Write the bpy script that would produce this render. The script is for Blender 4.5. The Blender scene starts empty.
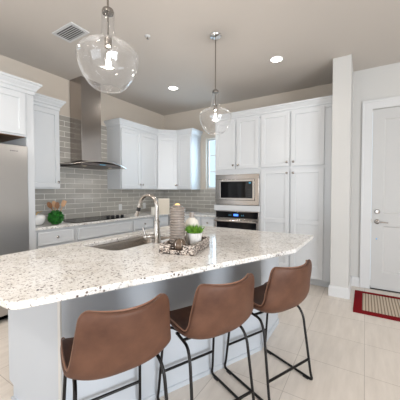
import bpy, bmesh, math, random
from mathutils import Vector, Matrix
random.seed(7)
PI = math.pi
SC = bpy.context.scene
COL = SC.collection

# ---------------------------------------------------------------- camera
F = 265.0
YAW = math.radians(31.9)
PITCH = math.radians(1.5)
CAMH = 1.34
cam_d = bpy.data.cameras.new('camera')
cam_d.sensor_width = 36.0
cam_d.sensor_fit = 'HORIZONTAL'
cam_d.lens = F / 400.0 * 36.0
cam_d.shift_y = (197.94 - 200.0) / 400.0
cam_d.clip_start = 0.02
cam = bpy.data.objects.new('camera', cam_d)
COL.objects.link(cam)
cam.location = (0, 0, CAMH)
cam.rotation_euler = (PI / 2 - PITCH, 0, YAW)
SC.camera = cam

# ---------------------------------------------------------------- world, daylight, exposure
W = bpy.data.worlds.new('world')
SC.world = W
W.use_nodes = True
bg = W.node_tree.nodes['Background']
bg.inputs[0].default_value = (0.74, 0.87, 1.0, 1)
bg.inputs[1].default_value = 0.85

def area(name, loc, rot, sx, sy, power, color):
    l = bpy.data.lights.new(name, 'AREA')
    l.shape = 'RECTANGLE'; l.size = sx; l.size_y = sy
    l.energy = power; l.color = color
    o = bpy.data.objects.new(name, l); COL.objects.link(o)
    o.location = loc; o.rotation_euler = rot
    return o
# cool fill lights added at unseen openings behind and right of the camera
area('fill_rear', (-0.6, -4.98, 1.3), (PI / 2, 0, 0), 3.9, 2.2, 62, (0.88, 0.94, 1.0))
area('fill_side', (4.58, -1.2, 1.2), (PI / 2, 0, PI / 2), 3.1, 2.2, 200, (0.92, 0.96, 1.0))
# daylight through the small kitchen window
area('daylight_window', (-2.45, 4.78, 1.95), (-PI / 2, 0, 0), 0.4, 0.9, 6, (0.62, 0.82, 1.0))

SC.view_settings.view_transform = 'Standard'
SC.view_settings.look = 'None'
SC.view_settings.gamma = 1.0
SC.view_settings.use_curve_mapping = False
SC.view_settings.exposure = 0.56

# ---------------------------------------------------------------- materials
MATS = {}
def mat(name, color=(.8, .8, .8), rough=.5, metal=0., **kw):
    m = bpy.data.materials.new(name); m.use_nodes = True
    b = m.node_tree.nodes['Principled BSDF']
    b.inputs['Base Color'].default_value = (*color, 1)
    b.inputs['Roughness'].default_value = rough
    b.inputs['Metallic'].default_value = metal
    for k, v in kw.items():
        b.inputs[k.replace('_', ' ')].default_value = v
    MATS[name] = m
    return m
def nd(m, typ, **props):
    n = m.node_tree.nodes.new(typ)
    for k, v in props.items():
        setattr(n, k, v)
    return n
def lk(m, a, b): m.node_tree.links.new(a, b)
def ramp(m, fac, stops):
    r = nd(m, 'ShaderNodeValToRGB')
    els = r.color_ramp.elements
    while len(els) < len(stops): els.new(0.5)
    for e, (p, c) in zip(els, stops):
        e.position = p; e.color = (*c, 1)
    lk(m, fac, r.inputs[0])
    return r.outputs[0]
def noise(m, scale, detail=3, vec=None, rough=.5):
    n = nd(m, 'ShaderNodeTexNoise'); n.inputs['Scale'].default_value = scale
    n.inputs['Detail'].default_value = detail; n.inputs['Roughness'].default_value = rough
    if vec is not None: lk(m, vec, n.inputs['Vector'])
    return n.outputs['Fac']
def objco(m, scale=(1, 1, 1)):
    t = nd(m, 'ShaderNodeTexCoord'); mp = nd(m, 'ShaderNodeMapping')
    mp.inputs['Scale'].default_value = scale
    lk(m, t.outputs['Object'], mp.inputs['Vector'])
    return mp.outputs[0]
def mix(m, fac, a, b):
    x = nd(m, 'ShaderNodeMix', data_type='RGBA')
    if hasattr(fac, 'links') or hasattr(fac, 'is_output'): lk(m, fac, x.inputs[0])
    else: x.inputs[0].default_value = fac
    for s, v in ((x.inputs[6], a), (x.inputs[7], b)):
        if isinstance(v, tuple): s.default_value = (*v, 1)
        else: lk(m, v, s)
    return x.outputs[2]
def bsdf(m): return m.node_tree.nodes['Principled BSDF']
def bump(m, h, strength=.2, dist=.002):
    b = nd(m, 'ShaderNodeBump'); b.inputs['Strength'].default_value = strength
    b.inputs['Distance'].default_value = dist
    lk(m, h, b.inputs['Height']); lk(m, b.outputs[0], bsdf(m).inputs['Normal'])

def paint(name, c, rough, amp=.02):
    m = mat(name, c, rough)
    v = objco(m)
    n = noise(m, 90, 2, v)
    bump(m, n, .05, .001)
    return m
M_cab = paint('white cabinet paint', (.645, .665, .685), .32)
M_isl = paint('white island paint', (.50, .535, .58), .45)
M_wall = paint('beige wall paint', (.61, .545, .47), .7)
M_ceil = paint('warm grey ceiling paint', (.57, .53, .49), .8)
M_trim = paint('white trim paint', (.68,.685,.69), .4)
M_col = paint('pale wall paint', (.60, .595, .58), .6)
M_door = paint('white door paint', (.57, .57, .565), .45)
M_inner = mat('natural wood underside', (.20, .10, .045), .5)

# floor tiles
M_floor = mat('beige porcelain tile', (.6, .55, .5), .24)
v = objco(M_floor)
bt = nd(M_floor, 'ShaderNodeTexBrick'); bt.offset = 0.0; bt.squash = 1.0
bt.inputs['Scale'].default_value = 1.0
bt.inputs['Brick Width'].default_value = .465
bt.inputs['Row Height'].default_value = .465
bt.inputs['Mortar Size'].default_value = .0022
bt.inputs['Mortar Smooth'].default_value = .1
bt.inputs['Color1'].default_value = (.77, .71, .645, 1)
bt.inputs['Color2'].default_value = (.74, .68, .615, 1)
bt.inputs['Mortar'].default_value = (.50, .45, .40, 1)
mp = nd(M_floor, 'ShaderNodeMapping'); mp.inputs['Location'].default_value = (-.015, -2.235 + .465 * 5, 0)
lk(M_floor, v, mp.inputs['Vector']); lk(M_floor, mp.outputs[0], bt.inputs['Vector'])
v2 = objco(M_floor, (9, 1.3, 1))
n1 = noise(M_floor, 2.2, 5, v2, .6)
st = ramp(M_floor, n1, [(.3, (.91, .905, .90)), (.7, (1.04, 1.04, 1.04))])
mm = nd(M_floor, 'ShaderNodeMix', data_type='RGBA', blend_type='MULTIPLY'); mm.inputs[0].default_value = 1
lk(M_floor, bt.outputs['Color'], mm.inputs[6]); lk(M_floor, st, mm.inputs[7])
lk(M_floor, mm.outputs[2], bsdf(M_floor).inputs['Base Color'])

# granite
def granite(name):
    m = mat(name, (.75, .72, .68), .09)
    v = objco(m)
    nA = noise(m, 9, 3, v, .6)
    base = ramp(m, nA, [(.3, (.66, .63, .585)), (.5, (.765, .75, .725)), (.7, (.83, .825, .81))])
    nB = noise(m, 55, 3, v, .65)
    fB = ramp(m, nB, [(.56, (0, 0, 0)), (.63, (1, 1, 1))])
    c1 = mix(m, fB, base, (.44, .415, .39))
    nE = noise(m, 70, 2, v, .5)
    fE = ramp(m, nE, [(.56, (0, 0, 0)), (.62, (1, 1, 1))])
    c2 = mix(m, fE, c1, (.80, .785, .765))
    vo = nd(m, 'ShaderNodeTexVoronoi'); vo.inputs['Scale'].default_value = 38
    lk(m, v, vo.inputs['Vector'])
    fC = ramp(m, vo.outputs['Distance'], [(.16, (1, 1, 1)), (.27, (0, 0, 0))])
    nC = noise(m, 15, 2, v)
    fN = ramp(m, nC, [(.42, (0, 0, 0)), (.52, (1, 1, 1))])
    mu = nd(m, 'ShaderNodeMath', operation='MULTIPLY'); lk(m, fC, mu.inputs[0]); lk(m, fN, mu.inputs[1])
    cc = ramp(m, vo.outputs['Color'], [(.3, (.06, .035, .03)), (.6, (.17, .13, .115)), (.9, (.03, .03, .035))])
    c3 = mix(m, mu.outputs[0], c2, cc)
    nD = noise(m, 120, 2, v)
    fD = ramp(m, nD, [(.63, (0, 0, 0)), (.68, (1, 1, 1))])
    c4 = mix(m, fD, c3, (.15, .12, .11))
    lk(m, c4, bsdf(m).inputs['Base Color'])
    return m
M_gran = granite('speckled white granite')

# subway tile: object x along the wall, z up
M_tile = mat('grey glass subway tile', (.3, .29, .27), .12)
t = nd(M_tile, 'ShaderNodeTexCoord'); sx = nd(M_tile, 'ShaderNodeSeparateXYZ'); cx = nd(M_tile, 'ShaderNodeCombineXYZ')
lk(M_tile, t.outputs['Object'], sx.inputs[0]); lk(M_tile, sx.outputs[0], cx.inputs[0]); lk(M_tile, sx.outputs[2], cx.inputs[1])
bt = nd(M_tile, 'ShaderNodeTexBrick'); bt.offset = .5
bt.inputs['Scale'].default_value = 1
bt.inputs['Brick Width'].default_value = .305
bt.inputs['Row Height'].default_value = .0765
bt.inputs['Mortar Size'].default_value = .0032
bt.inputs['Mortar Smooth'].default_value = .15
bt.inputs['Color1'].default_value = (.47, .445, .40, 1)
bt.inputs['Color2'].default_value = (.38, .36, .325, 1)
bt.inputs['Mortar'].default_value = (.85, .82, .77, 1)
lk(M_tile, cx.outputs[0], bt.inputs['Vector'])
lk(M_tile, bt.outputs['Color'], bsdf(M_tile).inputs['Base Color'])
inv = nd(M_tile, 'ShaderNodeMath', operation='SUBTRACT'); inv.inputs[0].default_value = 1
lk(M_tile, bt.outputs['Fac'], inv.inputs[1])
bump(M_tile, inv.outputs[0], .35, .003)
mr = nd(M_tile, 'ShaderNodeMapRange'); mr.inputs[3].default_value = .14; mr.inputs[4].default_value = .7
lk(M_tile, bt.outputs['Fac'], mr.inputs[0]); lk(M_tile, mr.outputs[0], bsdf(M_tile).inputs['Roughness'])

def steel(name, c=(.42, .385, .36), rough=.2, brush=(1, 1, 60)):
    m = mat(name, c, rough, 1.0)
    v = objco(m, brush)
    n = noise(m, 12, 2, v)
    r = nd(m, 'ShaderNodeMapRange'); r.inputs[3].default_value = rough - .05; r.inputs[4].default_value = rough + .09
    lk(m, n, r.inputs[0]); lk(m, r.outputs[0], bsdf(m).inputs['Roughness'])
    return m
M_steel = steel('brushed stainless steel', brush=(60, 60, 1))
M_steelh = steel('stainless steel brushed sideways', (.52, .485, .455), .2, (1, 1, 60))
M_sink = mat('stainless sink steel', (.36, .33, .30), .24, 1.0)
M_fridge = mat('smooth stainless steel', (.50, .487, .475), .28, 1.0)
M_fridge.node_tree.nodes['Principled BSDF'].inputs['Anisotropic'].default_value = .6
M_nickel = mat('brushed nickel', (.45, .425, .40), .2, 1.0)
M_chrome = mat('chrome', (.72, .73, .75), .08, 1.0)
M_blackglass = mat('black glass', (.005, .005, .006), .05, Specular_IOR_Level=.15)
M_rod = mat('dark nickel rod', (.30, .28, .26), .25, 1.0)
M_cook = mat('black ceramic cooktop glass', (.010, .010, .011), .12, IOR=1.12)
M_black = mat('black plastic', (.012, .012, .013), .35)
M_blackmetal = mat('black powder coated steel', (.006, .005, .005), .35, Specular_IOR_Level=.3)
M_bluedisp = mat('blue lit display', (.02, .05, .3), .3)
bsdf(M_bluedisp).inputs['Emission Color'].default_value = (.06, .22, 1, 1)
bsdf(M_bluedisp).inputs['Emission Strength'].default_value = 1.6
M_teal = mat('teal lit display', (.02, .1, .15), .3)
bsdf(M_teal).inputs['Emission Color'].default_value = (.1, .45, .7, 1)
bsdf(M_teal).inputs['Emission Strength'].default_value = .5
M_badge = mat('dark badge lettering', (.08, .08, .085), .4, .6)
M_filter = steel('dark hood filter', (.16, .14, .13), .4, (1, 1, 1))

M_leather = mat('brown leather', (.13, .055, .032), .52, Specular_IOR_Level=.35)
v = objco(M_leather)
nL = noise(M_leather, 7, 5, v, .6)
lk(M_leather, ramp(M_leather, nL, [(.3, (.068, .027, .015)), (.7, (.122, .054, .031))]), bsdf(M_leather).inputs['Base Color'])
nL2 = noise(M_leather, 220, 3, v)
bump(M_leather, nL2, .15, .0008)
M_seam = mat('darker leather piping', (.24, .12, .075), .45)

def glassy(name, tint=(1, 1, 1), base=.05, edge=.75, power=3.5, white_glow=0):
    m = bpy.data.materials.new(name); m.use_nodes = True
    nt = m.node_tree; nt.nodes.clear()
    out = nt.nodes.new('ShaderNodeOutputMaterial')
    tr = nt.nodes.new('ShaderNodeBsdfTransparent'); tr.inputs[0].default_value = (*tint, 1)
    gl = nt.nodes.new('ShaderNodeBsdfGlossy'); gl.inputs['Roughness'].default_value = .02
    lw = nt.nodes.new('ShaderNodeLayerWeight'); lw.inputs[0].default_value = .5
    pw = nt.nodes.new('ShaderNodeMath'); pw.operation = 'POWER'; pw.inputs[1].default_value = power
    ma = nt.nodes.new('ShaderNodeMath'); ma.operation = 'MULTIPLY_ADD'; ma.inputs[1].default_value = edge; ma.inputs[2].default_value = base
    mx = nt.nodes.new('ShaderNodeMixShader')
    nt.links.new(lw.outputs['Facing'], pw.inputs[0]); nt.links.new(pw.outputs[0], ma.inputs[0]); nt.links.new(ma.outputs[0], mx.inputs[0])
    df = nt.nodes.new('ShaderNodeBsdfDiffuse'); df.inputs[0].default_value = (.9, .9, .9, 1)
    m1 = nt.nodes.new('ShaderNodeMixShader'); m1.inputs[0].default_value = white_glow  # white diffuse stands in for bright reflecting edges and bulb glow
    m2 = nt.nodes.new('ShaderNodeMixShader'); m2.inputs[0].default_value = white_glow * 14
    nt.links.new(tr.outputs[0], m1.inputs[1]); nt.links.new(df.outputs[0], m1.inputs[2])
    nt.links.new(gl.outputs[0], m2.inputs[1]); nt.links.new(df.outputs[0], m2.inputs[2])
    nt.links.new(m1.outputs[0], mx.inputs[1]); nt.links.new(m2.outputs[0], mx.inputs[2])
    nt.links.new(mx.outputs[0], out.inputs[0])
    return m
M_glass = glassy('clear blown glass', (.985, .987, .99), .04, .8, 4.0, .003)
M_clear = glassy('clear bulb glass', (.98, .98, .98), .03, .4, 4)
M_pane = glassy('window glass', (.93, .98, 1.0), .03, .4, 4)
def emit(name, c, s):
    m = mat(name, c, .4)
    bsdf(m).inputs['Emission Color'].default_value = (*c, 1)
    bsdf(m).inputs['Emission Strength'].default_value = s
    return m
M_bulb = emit('glowing bulb filament', (1, .95, .9), 30)
M_down = emit('glowing downlight lens', (1, .95, .87), 9)
M_wood = mat('pale wooden spoon', (.62, .36, .19), .5)
M_wood2 = mat('brown wooden spoon', (.30, .135, .055), .5)
for m_ in (M_wood, M_wood2):
    vv = objco(m_, (12, 12, 1)); nn = noise(m_, 6, 3, vv)
    c0 = tuple(bsdf(m_).inputs['Base Color'].default_value)[:3]
    lk(m_, ramp(m_, nn, [(.3, tuple(.8 * x for x in c0)), (.7, tuple(1.12 * x for x in c0))]), bsdf(m_).inputs['Base Color'])
M_leaf = mat('boxwood green', (.012, .13, .012), .5)
vv = objco(M_leaf); nn = noise(M_leaf, 75, 2, vv)
lk(M_leaf, ramp(M_leaf, nn, [(.42, (.002, .035, .004)), (.62, (.04, .34, .035))]), bsdf(M_leaf).inputs['Base Color'])
M_leaf2 = mat('bright plant green', (.10, .28, .02), .5)
vv = objco(M_leaf2); nn = noise(M_leaf2, 40, 2, vv)
lk(M_leaf2, ramp(M_leaf2, nn, [(.3, (.03, .15, .012)), (.7, (.24, .46, .05))]), bsdf(M_leaf2).inputs['Base Color'])
M_ceramic = mat('white glazed ceramic', (.84, .84, .83), .18)
M_matte = mat('matte off-white ceramic', (.70, .67, .61), .55)
M_gold = mat('gold metal', (.72, .46, .18), .3, 1.0)
M_candle = emit('warm candle top', (1.0, .62, .2), .7)
M_vase = mat('ribbed taupe glaze', (.30, .27, .25), .16)
vv = objco(M_vase); nn = noise(M_vase, 14, 3, vv)
lk(M_vase, ramp(M_vase, nn, [(.3, (.21, .175, .15)), (.7, (.33, .29, .26))]), bsdf(M_vase).inputs['Base Color'])
M_orb = mat('smoky brown orb glaze', (.16, .115, .085), .15, .5)
M_cup = mat('white washed pot', (.66, .65, .62), .4)
vv = objco(M_cup, (6, 6, 1)); nn = noise(M_cup, 8, 4, vv)
lk(M_cup, ramp(M_cup, nn, [(.35, (.50, .49, .47)), (.6, (.74, .73, .71))]), bsdf(M_cup).inputs['Base Color'])
M_tray = mat('woven black and cream', (.3, .25, .2), .6)
vv = objco(M_tray, (1, 1, 1.6))
vo = nd(M_tray, 'ShaderNodeTexVoronoi'); vo.inputs['Scale'].default_value = 105; lk(M_tray, vv, vo.inputs['Vector'])
lk(M_tray, ramp(M_tray, vo.outputs['Color'], [(.28, (.025, .02, .02)), (.42, (.20, .14, .11)), (.55, (.72, .66, .60)), (.72, (.60, .50, .42)), (.82, (.04, .03, .03))]), bsdf(M_tray).inputs['Base Color'])
bump(M_tray, vo.outputs['Distance'], .8, .004)
M_cream = mat('cream card', (.72, .66, .56), .6)
M_cream2 = mat('cream print ground', (.66, .60, .50), .6)
M_red = mat('dark red rug border', (.20, .006, .010), .9, Specular_IOR_Level=.1)
vv = objco(M_red); bump(M_red, noise(M_red, 300, 2, vv), .4, .002)
M_jute = mat('ribbed jute rug', (.55, .46, .35), .9)
vv = objco(M_jute)
wv = nd(M_jute, 'ShaderNodeTexWave'); wv.bands_direction = 'X'; wv.inputs['Scale'].default_value = 10.5
wv.inputs['Distortion'].default_value = .6; wv.inputs['Detail'].default_value = 2
lk(M_jute, vv, wv.inputs['Vector'])
nj = noise(M_jute, 160, 2, vv)
cj = ramp(M_jute, wv.outputs['Fac'], [(.08, (.14, .09, .07)), (.32, (.50, .41, .31)), (1, (.60, .51, .40))])
lk(M_jute, mix(M_jute, nj, cj, (.62, .54, .43)), bsdf(M_jute).inputs['Base Color'])
for l_ in list(M_jute.node_tree.links):
    if l_.to_node.type == 'MIX' and l_.to_socket == l_.to_node.inputs[0]:
        M_jute.node_tree.links.remove(l_); l_ = None
for n_ in M_jute.node_tree.nodes:
    if n_.type == 'MIX': n_.inputs[0].default_value = .15
M_vent = mat('white vent metal', (.62, .63, .64), .5)
M_dark = mat('dark duct', (.03, .03, .03), .8)
M_plate = mat('white plastic plate', (.78, .78, .77), .35)
M_bluedot = mat('pale blue dot', (.25, .5, .8), .1)

# ---------------------------------------------------------------- mesh helpers
class MB:
    def __init__(self): self.v = []; self.f = []
    def add(self, vs, fs):
        o = len(self.v); self.v += [tuple(p) for p in vs]; self.f += [tuple(i + o for i in f) for f in fs]
        return self
    def box(self, x0, y0, z0, x1, y1, z1):
        if x0 > x1: x0, x1 = x1, x0
        if y0 > y1: y0, y1 = y1, y0
        if z0 > z1: z0, z1 = z1, z0
        vs = [(x0, y0, z0), (x1, y0, z0), (x1, y1, z0), (x0, y1, z0), (x0, y0, z1), (x1, y0, z1), (x1, y1, z1), (x0, y1, z1)]
        return self.add(vs, [(0, 3, 2, 1), (4, 5, 6, 7), (0, 1, 5, 4), (1, 2, 6, 5), (2, 3, 7, 6), (3, 0, 4, 7)])
    def prism(self, poly, z0, z1):
        n = len(poly)
        a = sum(poly[i][0] * poly[(i + 1) % n][1] - poly[(i + 1) % n][0] * poly[i][1] for i in range(n))
        if a < 0: poly = poly[::-1]
        vs = [(x, y, z0) for x, y in poly] + [(x, y, z1) for x, y in poly]
        fs = [tuple(range(n))[::-1], tuple(range(n, 2 * n))] + [(i, (i + 1) % n, n + (i + 1) % n, n + i) for i in range(n)]
        return self.add(vs, fs)
    def lathe(self, prof, c=(0, 0, 0), seg=32, close=False, axis='z'):
        vs = []; fs = []; n = len(prof)
        for (r, z) in prof:
            for k in range(seg):
                a = 2 * PI * k / seg
                p = (r * math.cos(a), r * math.sin(a), z)
                if axis == 'y': p = (p[0], p[2], p[1])
                if axis == 'x': p = (p[2], p[0], p[1])
                vs.append((c[0] + p[0], c[1] + p[1], c[2] + p[2]))
        m = n if close else n - 1
        for i in range(m):
            j = (i + 1) % n
            for k in range(seg):
                l = (k + 1) % seg
                fs.append((i * seg + k, i * seg + l, j * seg + l, j * seg + k))
        if not close:
            if prof[0][0] > 1e-6: fs.append(tuple(range(seg))[::-1])
            if prof[-1][0] > 1e-6: fs.append(tuple(range((n - 1) * seg, n * seg)))
        return self.add(vs, fs)
    def tube(self, pts, r, seg=10, radii=None):
        P = [Vector(p) for p in pts]; n = len(P)
        vs = []; fs = []; up = None
        for i, p in enumerate(P):
            d = (P[min(i + 1, n - 1)] - P[max(i - 1, 0)]).normalized()
            if up is None:
                up = Vector((0, 0, 1)) if abs(d.z) < .9 else Vector((1, 0, 0))
            s = d.cross(up).normalized(); up = s.cross(d).normalized()
            rr = radii[i] if radii else r
            for k in range(seg):
                a = 2 * PI * k / seg
                q = p + (s * math.cos(a) + up * math.sin(a)) * rr
                vs.append(tuple(q))
        for i in range(n - 1):
            for k in range(seg):
                l = (k + 1) % seg
                fs.append((i * seg + k, i * seg + l, (i + 1) * seg + l, (i + 1) * seg + k))
        fs.append(tuple(range(seg))[::-1]); fs.append(tuple(range((n - 1) * seg, n * seg)))
        return self.add(vs, fs)
    def build(self, name, m, parent=None, bevel=0, seg=2, smooth=None, loc=None, rotz=0, fix=True):
        me = bpy.data.meshes.new(name)
        me.from_pydata(self.v, [], self.f); me.validate()
        if fix:
            b = bmesh.new(); b.from_mesh(me)
            bmesh.ops.remove_doubles(b, verts=b.verts, dist=1e-6)
            bmesh.ops.recalc_face_normals(b, faces=b.faces)
            b.to_mesh(me); b.free()
        me.materials.append(m)
        if smooth is not None:
            for p in me.polygons: p.use_smooth = True
            me.set_sharp_from_angle(angle=math.radians(smooth))
        o = bpy.data.objects.new(name, me); COL.objects.link(o)
        if parent is not None: o.parent = parent
        if loc is not None: o.location = loc
        if rotz: o.rotation_euler = (0, 0, rotz)
        if bevel:
            bv = o.modifiers.new('bevel', 'BEVEL'); bv.width = bevel; bv.segments = seg
            bv.limit_method = 'ANGLE'; bv.angle_limit = math.radians(40)
            if smooth is None:
                for p in me.polygons: p.use_smooth = True
                me.set_sharp_from_angle(angle=math.radians(60))
        return o

def fillet(pts, r, n=5):
    P = [Vector(p) for p in pts]; out = [P[0]]
    for i in range(1, len(P) - 1):
        a, b, c = P[i - 1], P[i], P[i + 1]
        d1 = (a - b); d2 = (c - b)
        rr = min(r, d1.length * .49, d2.length * .49)
        p1 = b + d1.normalized() * rr; p2 = b + d2.normalized() * rr
        for k in range(n + 1):
            s = k / n
            out.append(p1 * (1 - s) ** 2 + b * 2 * s * (1 - s) + p2 * s * s)
    out.append(P[-1])
    return out

def tag(o, label=None, cat=None, group=None, kind=None):
    if label: o['label'] = label
    if cat: o['category'] = cat
    if group: o['group'] = group
    if kind: o['kind'] = kind
    return o
def thing(name, label, cat, loc=(0, 0, 0), rotz=0, group=None):
    o = bpy.data.objects.new(name, None); COL.objects.link(o)
    o.empty_display_size = .1
    o.location = loc; o.rotation_euler = (0, 0, rotz)
    return tag(o, label, cat, group)
def dup(root, loc, rotz, label):
    r = root.copy(); COL.objects.link(r); r.location = loc; r.rotation_euler = (0, 0, rotz); r['label'] = label
    for ch in list(root.children):
        c = ch.copy(); COL.objects.link(c); c.parent = r
        for g in list(ch.children):
            d = g.copy(); COL.objects.link(d); d.parent = c
    return r
def struct(name, mb, m, **kw): return tag(mb.build(name, m, **kw), kind='structure')

def miter_sweep(path, prof, seg_ranges=None):
    """prof (out, z); out is to the right of the path direction. Returns one MB per path segment."""
    n = len(path); P = [Vector(p) for p in path]; nor = []
    for i in range(n - 1):
        d = (P[i + 1] - P[i]).normalized(); nor.append(Vector((d.y, -d.x)))
    off = []
    for i in range(n):
        if i == 0: off.append(nor[0])
        elif i == n - 1: off.append(nor[-1])
        else:
            s = nor[i - 1] + nor[i]; off.append(s / (s.dot(nor[i])))
    rs = []
    k = len(prof)
    for i in range(n - 1):
        mb = MB(); vs = []
        for j in (i, i + 1):
            for (o, z) in prof:
                q = P[j] + off[j] * o; vs.append((q.x, q.y, z))
        fs = [(a, (a + 1) % k, k + (a + 1) % k, k + a) for a in range(k)] + [tuple(range(k))[::-1], tuple(range(k, 2 * k))]
        mb.add(vs, fs); rs.append(mb)
    return rs
def merge(mbs):
    m = MB()
    for b in mbs: m.add(b.v, b.f)
    return m

# ---------------------------------------------------------------- the room
HX = -3.79      # range wall plane
OY = 4.58       # oven wall plane
DY = 4.30       # entry door wall plane
CZ = 3.0
struct('floor', MB().box(HX - .15, -5.15, -.1, 4.6, OY + .15, 0), M_floor)
struct('ceiling', MB().box(HX - .15, -5.15, CZ, 4.6, OY + .15, CZ + .1), M_ceil)
struct('wall_left', MB().box(HX - .15, -5, 0, HX, OY + .15, CZ), M_wall)
WX0, WX1, WZ0, WZ1 = -2.71, -2.22, 1.385, 2.38
wb = MB().box(HX, OY, 0, WX0, OY + .15, CZ).box(WX1, OY, 0, -.36, OY + .15, CZ).box(WX0, OY, 0, WX1, OY + .15, WZ0).box(WX0, OY, WZ1, WX1, OY + .15, CZ)
struct('wall_back', wb, M_wall)
struct('wall_end', MB().box(-.365, 3.74, 0, -.16, OY + .15, CZ), M_col, bevel=.004)
DX0, DX1, DZ = .075, .99, 2.44
dw = MB().box(-.16, DY, 0, DX0, DY + .15, CZ).box(DX1, DY, 0, 4.6, DY + .15, CZ).box(DX0, DY, DZ, DX1, DY + .15, CZ)
struct('wall_entry', dw, M_col)
# unseen living room side behind the camera; openings added for the fill lights
struct('wall_rear', MB().box(HX, -5.15, 0, -2.6, -5, CZ).box(1.4, -5.15, 0, 4.6, -5, CZ).box(-2.6, -5.15, 2.4, 1.4, -5, CZ).box(-2.6, -5.15, 0, 1.4, -5, .12), M_wall)
struct('wall_right', MB().box(4.6, -5.15, 0, 4.75, -2.8, CZ).box(4.6, .4, 0, 4.75, OY + .15, CZ).box(4.6, -2.8, 2.4, 4.75, .4, CZ).box(4.6, -2.8, 0, 4.75, .4, .08), M_wall)
bprof = [(0, 0), (.016, 0), (.016, .10), (.012, .122), (.006, .133), (0, .135)]
struct('baseboard_end', merge(miter_sweep([(-.365, 3.86), (-.365, 3.74), (-.16, 3.74), (-.16, DY)][::1], [(o, z) for o, z in bprof])), M_trim)
struct('baseboard_entry', merge(miter_sweep([(-.144, DY), (DX0 - .115, DY)], bprof)), M_trim)
struct('baseboard_entry_right', merge(miter_sweep([(DX1 + .115, DY), (4.5, DY)], bprof)), M_trim)
# door casing
cas = MB()
for (a, b) in ((DX0 - .115, DX0 - .003), (DX1 + .003, DX1 + .115)):
    cas.box(a, DY - .018, 0, b, DY, DZ + .115)
cas.box(DX0 - .003, DY - .018, DZ + .003, DX1 + .003, DY, DZ + .115)
for (a, b) in ((DX0 - .122, DX0 - .095), (DX1 + .095, DX1 + .122)):
    cas.box(a, DY - .026, 0, b, DY - .0, DZ + .122)
cas.box(DX0 - .095, DY - .026, DZ + .095, DX1 + .095, DY, DZ + .122)
struct('trim_1', cas, M_trim, bevel=.003)
# entry door: two recessed panels
def panel_slab(x0, x1, z0, z1, yf, yb, holes, depth, lip=.012):
    """slab whose front face (at yf) has recessed rectangles; frame strips + sloped lips"""
    mb = MB()
    xs = sorted({x0, x1, *[h[0] for h in holes], *[h[1] for h in holes]})
    zs = sorted({z0, z1, *[h[2] for h in holes], *[h[3] for h in holes]})
    for i in range(len(xs) - 1):
        for j in range(len(zs) - 1):
            cx_, cz_ = (xs[i] + xs[i + 1]) / 2, (zs[j] + zs[j + 1]) / 2
            if any(h[0] < cx_ < h[1] and h[2] < cz_ < h[3] for h in holes): continue
            mb.add([(xs[i], yf, zs[j]), (xs[i + 1], yf, zs[j]), (xs[i + 1], yf, zs[j + 1]), (xs[i], yf, zs[j + 1])], [(0, 1, 2, 3)])
    for h in holes:
        a = [(h[0], yf, h[2]), (h[1], yf, h[2]), (h[1], yf, h[3]), (h[0], yf, h[3])]
        b = [(h[0] + lip, yf + depth, h[2] + lip), (h[1] - lip, yf + depth, h[2] + lip), (h[1] - lip, yf + depth, h[3] - lip), (h[0] + lip, yf + depth, h[3] - lip)]
        mb.add(a + b, [(k, (k + 1) % 4, 4 + (k + 1) % 4, 4 + k) for k in range(4)] + [(4, 5, 6, 7)])
    for P, Q in (((x0, z0), (x1, z0)), ((x1, z0), (x1, z1)), ((x1, z1), (x0, z1)), ((x0, z1), (x0, z0))):
        # subdivided edges so doubles weld
        if P[0] != Q[0]: pts = [(x, P[1]) for x in xs]
        else: pts = [(P[0], z) for z in zs]
        for a, b in zip(pts[:-1], pts[1:]):
            mb.add([(a[0], yf, a[1]), (b[0], yf, b[1]), (b[0], yb, b[1]), (a[0], yb, a[1])], [(0, 1, 2, 3)])
    for i in range(len(xs) - 1):
        for j in range(len(zs) - 1):
            mb.add([(xs[i], yb, zs[j]), (xs[i + 1], yb, zs[j]), (xs[i + 1], yb, zs[j + 1]), (xs[i], yb, zs[j + 1])], [(3, 2, 1, 0)])
    return mb
d = panel_slab(DX0 + .004, DX1 - .004, .012, DZ - .004, DY + .012, DY + .057,
               [(DX0 + .135, DX1 - .135, 1.035, DZ - .14), (DX0 + .135, DX1 - .135, .235, .87)], .012, .016)
door = struct('door_1', d, M_door)
lk_ = MB().lathe([(.001, -.03), (.022, -.028), (.031, -.018), (.033, 0)], (DX0 + .07, DY + .012, 1.06), 24, axis='y')
lk_.box(DX0 + .066, DY - .03, 1.045, DX0 + .074, DY - .016, 1.075)
lk_.build('deadbolt', M_nickel, door, smooth=40)
hd = MB().lathe([(.001, -.012), (.028, -.010), (.033, -.004), (.033, 0)], (DX0 + .07, DY + .012, .925), 24, axis='y')
hd.tube([(DX0 + .07, DY + .004, .925), (DX0 + .07, DY - .045, .925)], .010, 12)
hd.tube([(DX0 + .065, DY - .045, .925), (DX0 + .10, DY - .048, .926), (DX0 + .15, DY - .047, .922), (DX0 + .19, DY - .044, .919)], .008, 10, [.011, .009, .007, .006])
hd.build('door_handle', M_nickel, door, smooth=50)
MB().lathe([(.001, -.006), (.008, -.005), (.011, 0)], (DX0 + .066, DY + .012, .69), 16, axis='y').build('blue_dot', M_bluedot, door, smooth=50)  # small pale blue dot on the door below the lever
MB().box(DX0 + .001, DY + .01, .90, DX0 + .004, DY + .03, .96).build('latch_plate', M_nickel, door)
struct('trim_2', MB().box(DX0, DY - .01, 0, DX1, DY + .1, .012), M_dark)   # threshold

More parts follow.
